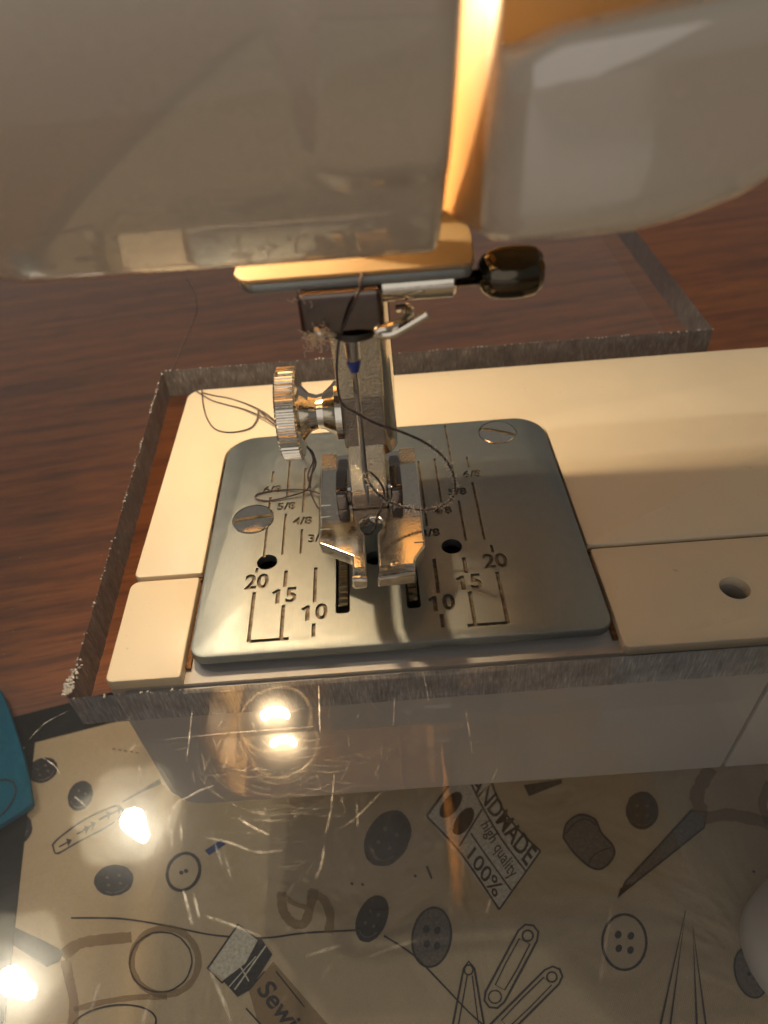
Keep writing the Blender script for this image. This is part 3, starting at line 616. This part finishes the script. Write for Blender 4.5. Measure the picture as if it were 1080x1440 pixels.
for cx, cy in ((92, 1186), (117, 1168), (126, 1162), (148, 1148), (163, 1141)): flat('tape_arrow', stroke_polys([(cx-9, cy+5), (cx+8, cy-4)], 2.5)+[[(cx+9, cy-5), (cx+1, cy-7), (cx+4, cy+5)]], 'ink', tp)
flat('printed_pin', stroke_polys([(172, 1128), (200, 1112), (216, 1104), (226, 1098)], [1.5, 3, 6, 7]), 'ink', mat_t)
flat('printed_clip', [[(288, 1196), (311, 1181), (318, 1187), (294, 1203)]], 'ink_blue', mat_t)
flat('printed_stitches', sum([stroke_polys([(158+8*k, 1053+1.2*k), (163+8*k, 1054+1.2*k)], 2.2) for k in range(5)], []), 'ink_brown', mat_t)
flat('printed_thread', stroke_polys(curve([(100, 1291), (170, 1292), (235, 1302), (300, 1315), (370, 1319), (430, 1312), (505, 1308)]), 2.6), 'ink', mat_t)
flat('printed_thread', stroke_polys(curve([(540, 1316), (580, 1342), (620, 1382), (660, 1424), (690, 1450)]), 2.6), 'ink', mat_t)
bw = flat('printed_bow', stroke_polys(curve([(396, 1254), (398, 1280), (412, 1298), (428, 1298), (436, 1276), (442, 1250)]), 13), 'ink_brown', mat_t)
flat('bow_loop', stroke_polys(curve([(432, 1258), (452, 1262), (464, 1285), (462, 1312)]), 12), 'ink_brown', bw); flat('bow_loop', stroke_polys(curve([(398, 1256), (412, 1270), (430, 1276)]), 7), 'ink_brown', bw)
sc = flat('printed_scissor_handle', stroke_polys(ell(232, 1352, 47, 47, -20, 40), 9, True), 'ink_brown', mat_t)
flat('handle_outline', stroke_polys(ell(226, 1353, 44, 42, -25, 40, .01), 2.4, True), 'ink', sc); flat('handle_outline', stroke_polys(ell(160, 1442, 60, 28, -8, 40), 2.6, True), 'ink', sc)
flat('handle_stem', stroke_polys(curve([(88, 1345), (110, 1328), (140, 1322), (185, 1318)]), 15)+stroke_polys(curve([(92, 1350), (98, 1380), (104, 1410), (102, 1445)]), 14)+stroke_polys(curve([(104, 1420), (150, 1408), (200, 1402), (235, 1402)]), 8), 'ink_brown', sc)
flat('scissor_blade', [[(-40, 1290), (0, 1294), (60, 1322), (90, 1338), (84, 1352), (66, 1360), (20, 1330), (-40, 1318)]], 'ink', sc)
bx = flat('printed_spool_box', [[(292, 1362), (335, 1300), (362, 1322), (344, 1362), (318, 1378)]], 'ink_white', mat_t)
flat('box_outline', stroke_polys([(292, 1362), (335, 1300), (364, 1322), (346, 1356), (312, 1382)], 3, True), 'ink', bx)
flat('box_band', [[(366, 1318), (383, 1342), (352, 1392), (334, 1402), (314, 1380), (344, 1358)]], 'ink', bx)
flat('band_check', stroke_polys([(350, 1380), (334, 1352)], 2)+stroke_polys([(374, 1330), (330, 1392)], 2)+stroke_polys([(322, 1388), (360, 1345)], 1.5), 'ink_white', bx)
flat('box_tape', [[(350, 1394), (384, 1352), (462, 1442), (372, 1470)]], 'ink_brown', bx)
flat('tape_edge', stroke_polys([(346, 1418), (375, 1450)], 2.4)+stroke_polys([(388, 1366), (428, 1416)], 2.4)+stroke_polys([(352, 1390), (372, 1366)], 2), 'ink', bx)
text_quad('Sewing', ((378, 1372), (448, 1462), (424, 1490), (354, 1400)), 'ink', 'box_lettering', bx, .02, .25)
# woven label with its words
lab = [(600, 1148), (630, 1108), (650, 1080), (690, 1106), (700, 1128), (722, 1158), (760, 1197), (702, 1279), (648, 1210)]
lb = flat('printed_label', [lab], 'ink_white', mat_t)
flat('label_outline', stroke_polys([(600, 1148), (650, 1078)], 3)+stroke_polys(curve([(600, 1148), (648, 1200), (702, 1279)]), 3)+stroke_polys([(702, 1279), (760, 1197)], 3)+stroke_polys(curve([(690, 1096), (706, 1136), (730, 1168), (760, 1197)]), 3)+stroke_polys(curve([(662, 1100), (676, 1130), (704, 1178), (739, 1225)]), 2.6)+stroke_polys(curve([(662, 1172), (690, 1212), (719, 1252)]), 2.4)+stroke_polys([(646, 1190), (678, 1138)], 2.6), 'ink', lb)
text_quad('HANDMADE', ((664, 1072), (756, 1196), (740, 1219), (648, 1086)), 'ink', 'label_lettering', lb, .02)
text_quad('high quality', ((686, 1150), (730, 1222), (716, 1246), (672, 1164)), 'ink', 'label_lettering', lb, .01, .3)
text_quad('100%', ((668, 1190), (708, 1246), (696, 1264), (656, 1206)), 'ink', 'label_lettering', lb, .012)
flat('label_footprint', [ell(634, 1132, 11, 22, 38, 18), ell(652, 1155, 11, 22, 32, 18), ell(626, 1144, 6, 6, 0, 10), ell(642, 1168, 6, 6, 0, 10)], 'ink', lb)
th = flat('printed_thimble', [curve([(792, 1178), (797, 1158), (815, 1146), (836, 1152), (846, 1172), (862, 1190), (862, 1206), (846, 1222), (828, 1218), (806, 1198), (792, 1178)], 4)[:-1]], 'ink_grey', mat_t)
flat('thimble_outline', stroke_polys(curve([(792, 1178), (797, 1158), (815, 1146), (836, 1152), (846, 1172), (862, 1190), (862, 1206), (846, 1222), (828, 1218), (806, 1198), (792, 1178)], 4)[:-1], 3, True)+stroke_polys(curve([(796, 1172), (808, 1158), (824, 1152), (838, 1160)]), 2)+stroke_polys(curve([(828, 1214), (838, 1200), (860, 1192)]), 2), 'ink', th)
ss = flat('printed_shears', [[(870, 1260), (880, 1240), (928, 1188), (972, 1140), (994, 1142), (990, 1164), (940, 1204), (890, 1246)]], 'ink_grey', mat_t)
flat('shears_outline', stroke_polys([(870, 1260), (880, 1240), (928, 1188), (972, 1140), (994, 1142), (990, 1164), (940, 1204), (884, 1248)], 3, True)+[[(868, 1264), (872, 1250), (888, 1240), (884, 1250)]], 'ink', ss)
flat('shears_handle', stroke_polys(curve([(986, 1144), (980, 1118), (990, 1096), (1000, 1080)]), 20)+stroke_polys(curve([(990, 1152), (1020, 1146), (1050, 1150), (1082, 1158)]), 17)+stroke_polys(curve([(1082, 1158), (1072, 1130), (1082, 1100)]), 12), 'ink_brown', ss)
for tip, l, r in (((964, 1280), (928, 1445), (942, 1445)), ((974, 1302), (980, 1445), (993, 1445))): flat('printed_needle', stroke_polys([l, tip, r], 3), 'ink', mat_t)
def safety_pin(a, b, wd):
    A, B = Vector(a), Vector(b); d = (B-A).normalized(); nn = Vector((-d.y, d.x)); out = [] ; r = wd/2
    loop = [tuple(A+nn*r), tuple(A+nn*r*.7-d*r*.8), tuple(A-d*r*1.1), tuple(A-nn*r*.7-d*r*.8), tuple(A-nn*r), tuple(A.lerp(B, .5)-nn*r), tuple(B-nn*r), tuple(B-nn*r*.7+d*r*.8), tuple(B+d*r*1.1), tuple(B+nn*r*.7+d*r*.8), tuple(B+nn*r), tuple(A.lerp(B, .5)+nn*r)]
    o = flat('printed_safety_pin', stroke_polys(loop, 3, True), 'ink', mat_t)
    inner = [tuple(A+nn*r*.55+d*r*.6), tuple(A.lerp(B, .5)+nn*r*.6), tuple(B+nn*r*.5-d*r), tuple(B-nn*r*.5-d*r), tuple(A.lerp(B, .5)-nn*r*.6), tuple(A-nn*r*.55+d*r*.6)]
    flat('pin_wire', stroke_polys(inner, 2, True), 'ink', o); flat('pin_coil', stroke_polys(ell(*A, r*.5, r*.5), 2.6, True)+stroke_polys(ell(*B, r*.6, r*.6), 2, True), 'ink', o)
safety_pin((742, 1316), (696, 1402), 30); safety_pin((776, 1374), (700, 1450), 28)
flat('printed_safety_pin', stroke_polys([(635, 1450), (652, 1362), (659, 1352), (667, 1362), (682, 1450)], 3)+stroke_polys(ell(659, 1364, 6, 7), 2.2, True)+stroke_polys([(643, 1450), (657, 1372)], 2)+stroke_polys([(674, 1450), (664, 1372)], 2), 'ink', mat_t)
flat('printed_ribbon', [[(736, 1104), (790, 1096), (790, 1102), (744, 1120)]], 'ink', mat_t)
for x, y in ((495, 1243), (510, 1244), (584, 1232), (1060, 1226)): flat('printed_speck', [ell(x, y, 2.4, 1.8, 30, 8)], 'ink', mat_t)
flat('printed_stitch', stroke_polys([(600, 1218), (604, 1228), (607, 1236)], 3), 'ink', mat_t)

# ------------------------------------------------------------------ blue cloth at the edge
bm = bmesh.new(); outl = [(-60, 930), (0, 968), (10, 990), (24, 1036), (32, 1060), (40, 1095), (46, 1128), (30, 1140), (0, 1160), (-70, 1190)]
zt = TZ+3.6; tp_ = []; lo_ = []
for i, (px, py) in enumerate(outl):
    q = on_z(px, py, zt); tp_.append(bm.verts.new((q.x, q.y, zt-(.5 if i % 2 else 0)))); lo_.append(bm.verts.new((q.x-.4, q.y+.3, TZ+1.0)))
bm.faces.new(tp_); bm.faces.new(lo_)
for i in range(len(outl)): j = (i+1) % len(outl); bm.faces.new((tp_[i], tp_[j], lo_[j], lo_[i]))
bevel(bm, .5, 3)
blue = tag(finish(bm, 'blue_cloth', M['blue'], None, 60), 'folded bright blue cloth lying over the black mat border', 'cloth')
bt = smooth_path([on_z(x, y, zt+.15) for x, y in ((-8, 1100), (6, 1096), (18, 1100), (22, 1114), (14, 1132), (2, 1146), (-8, 1152))], 6)
finish(tube_bm(bt, .14, 6), 'edge_stitching', M['thread'], blue)

# ------------------------------------------------------------------ threads and lint
def yarn_bm(path, r, pitch=.9):
    P = smooth_path(path, 8); Q = [P[0]]
    for a, b in zip(P, P[1:]):
        k = max(1, int((b-a).length/.13)); Q += [a.lerp(b, (i+1)/k) for i in range(k)]
    bm = bmesh.new(); up = Vector((.3, .25, .92)); L = 0; A = [[], []]
    for i, p in enumerate(Q):
        t = (Q[min(i+1, len(Q)-1)]-Q[max(i-1, 0)]).normalized(); u = (up-t*up.dot(t)).normalized(); v = t.cross(u); up = u
        if i: L += (p-Q[i-1]).length
        for k in (0, 1): a = 2*math.pi*L/pitch+math.pi*k; A[k].append(p+(u*math.cos(a)+v*math.sin(a))*r*.55)
    for k in (0, 1): tube_bm(A[k], r*.62, 5, bm)
    return bm
up = pth([(512, 352, 4), (508, 392, -6.6), (500, 420, -6.9), (488, 448, -6.9), (478, 472, -5.5), (474, 500, -4.5), (474, 535, -3.5), (480, 566, -3.8), (500, 580, -5), (530, 596, -6), (566, 608, -7), (600, 624, -7), (626, 646, -6), (639, 674, -5), (637, 698, -4.5), (622, 711, -4), (598, 717, -4), (570, 714, -4), (543, 703, -4), (524, 686, -3.8), (517, 672, -3.2), (514, 664, NY)])
up += [Vector((NX, NY, 17.1))]+pth([(519, 664, -1.0), (532, 675, -.6), (540, 692, -1.0), (537, 712, -2.2), (530, 728, -3.2)])+[Vector((.6, -3.6, 7.6)), Vector((-.4, -3.0, 5.5))]
thread = tag(finish(yarn_bm(up, .19), 'needle_thread', M['thread'], None, 60), 'dark plum thread looping from the clamp through the needle eye', 'thread')
bm = bmesh.new()
def fuzz(center, n, l, r, spread):
    for i in range(n):
        d = Vector((random.gauss(0, 1), random.gauss(0, 1), random.gauss(0, 1))).normalized()*l*random.uniform(.5, 1.2); p0 = center+Vector((random.gauss(0, spread), random.gauss(0, spread), random.gauss(0, spread)))
        c = [p0+d*k+Vector((random.gauss(0, l*.13), random.gauss(0, l*.13), random.gauss(0, l*.13))) for k in (0, .25, .5, .75, 1)]; tube_bm(smooth_path(c, 3), r, 4, bm)
pp = smooth_path(up, 8)
for p in pp[8*11:8*21]: fuzz(p, 3, .7, .022, .08)
tag(finish(bm, 'thread_fuzz', M['lint'], thread, None), kind='stuff')
def zpth(l): return [on_z(px, py, z) for px, py, z in l]
tail = [Vector((-.6, -2.5, 5.0)), Vector((-5, 1, 3.5))]+zpth([(455, 720, 2.2), (446, 712, 1.2), (438, 696, .9), (436, 684, 1.2), (439, 664, 3), (442, 646, 6)])+pth([(438, 634, 11), (424, 622, 15), (412, 608, 17)])+zpth([(398, 604, 1.0), (372, 588, .2), (345, 576, -.6), (318, 569, -.8), (296, 562, -.8), (272, 547, -.7)])
tail2 = [Vector((-4, 4, 5)), ]+zpth([(454, 696, 2), (430, 689, 1.0), (395, 689, .3), (364, 694, .25), (360, 701, .3), (378, 704, .3), (410, 697, .6), (432, 688, 1.4), (436, 672, 2.5), (444, 652, 6)])+pth([(437, 634, 11.5), (426, 622, 15), (410, 606, 17.5)])+zpth([(396, 600, 1.2), (374, 584, .4), (364, 577, -.2), (362, 588, -.5), (352, 602, -.7), (326, 608, -.8), (304, 604, -.8), (292, 590, -.8), (286, 570, -.8), (284, 548, -.6)])
tail3 = zpth([(437, 686, 1.3), (433, 668, 3), (440, 648, 6)])+pth([(436, 634, 11), (425, 622, 15), (409, 604, 17.5)])+zpth([(390, 594, .8), (372, 580, .2), (350, 569, -.6), (322, 560, -.8), (300, 556, -.8), (284, 552, -.8)])
to = tag(finish(yarn_bm(tail, .16), 'thread_tail', M['thread'], None, 60), 'dark thread tail trailing from under the presser foot past the thumb screw', 'thread')
finish(yarn_bm(tail2, .16), 'strand', M['thread'], to, 60); finish(yarn_bm(tail3, .15), 'strand', M['thread'], to, 60)
loose = [Vector(q) for q in zpth([(240, 524, .3), (250, 500, .3), (262, 472, .3), (276, 440, .3), (274, 412, .3), (262, 392, .3)])]
tag(finish(tube_bm(smooth_path(loose, 6), .10, 6), 'loose_hair_thread', M['thread'], None, 60), 'single fine dark thread lying on the clear sheet behind the arm corner', 'thread')
def tangle(center, n, steps, step, r, pull):
    for i in range(n):
        p = center+Vector((random.gauss(0, .25), random.gauss(0, .2), random.gauss(0, .25))); d = Vector((random.gauss(0, 1), random.gauss(0, 1), random.gauss(0, 1))).normalized(); pts = [p]
        for k in range(steps+random.randint(-3, 4)):
            d = (d+Vector((random.gauss(0, .5), random.gauss(0, .5), random.gauss(-.05, .5)))+(center-p)*pull).normalized(); p = p+d*step; pts.append(p)
        tube_bm(smooth_path(pts, 2), r, 4, bm)
bm = bmesh.new(); c0 = on_y(448, 468, -6.0)
tangle(c0, 20, 12, .33, .034, .28); tangle(on_y(440, 476, -6.2), 16, 10, .33, .034, .22); tangle(on_y(456, 462, -6.1), 9, 9, .3, .034, .3); tangle(on_y(427, 420, -5.5), 4, 8, .3, .028, .2)
tag(finish(bm, 'lint_tuft', M['lint'], None, None), 'pale tuft of lint caught under the needle clamp', 'lint', kind='stuff')

# ------------------------------------------------------------------ the two glass-shaded room lamps overhead, which the clear sheet mirrors
def room_lamp(px, py, label):
    d = ray(px, py); q = CP+d*((0-CP.z)/d.z); d2 = Vector((d.x, d.y, -d.z)); p = q+d2*(1500/d2.z)
    r = empty('ceiling_lamp', p, label, 'lamp', 'room lamps overhead')
    prof = [(24, 150), (34, 140), (62, 105), (88, 60), (96, 50), (122, -10), (116, -14), (90, 40), (78, 46), (62, 84), (52, 88), (30, 132), (24, 138)]
    finish(lathe_bm(prof, p, 'Z', 48, lambda i, j: 1+.075*math.cos(i*2*math.pi/48*6)*(1 if 3 < j < 9 else .4)), 'glass_shade', M['shade'], r, 60)
    finish(lathe_bm([(2, 4), (14, 9), (21, 22), (22, 34), (15, 54), (12, 100)], p, 'Z', 24), 'bulb', M['room_bulb'], r)
    finish(lathe_bm([(7, 149), (7, 600)], p, 'Z', 16), 'stem', M['chrome'], r)
room_lamp(180, 1145, 'glass-shaded lamp hanging over the table, mirrored beside the printed tape')
room_lamp(8, 1372, 'glass-shaded lamp hanging over the table, mirrored beside the scissor blade')
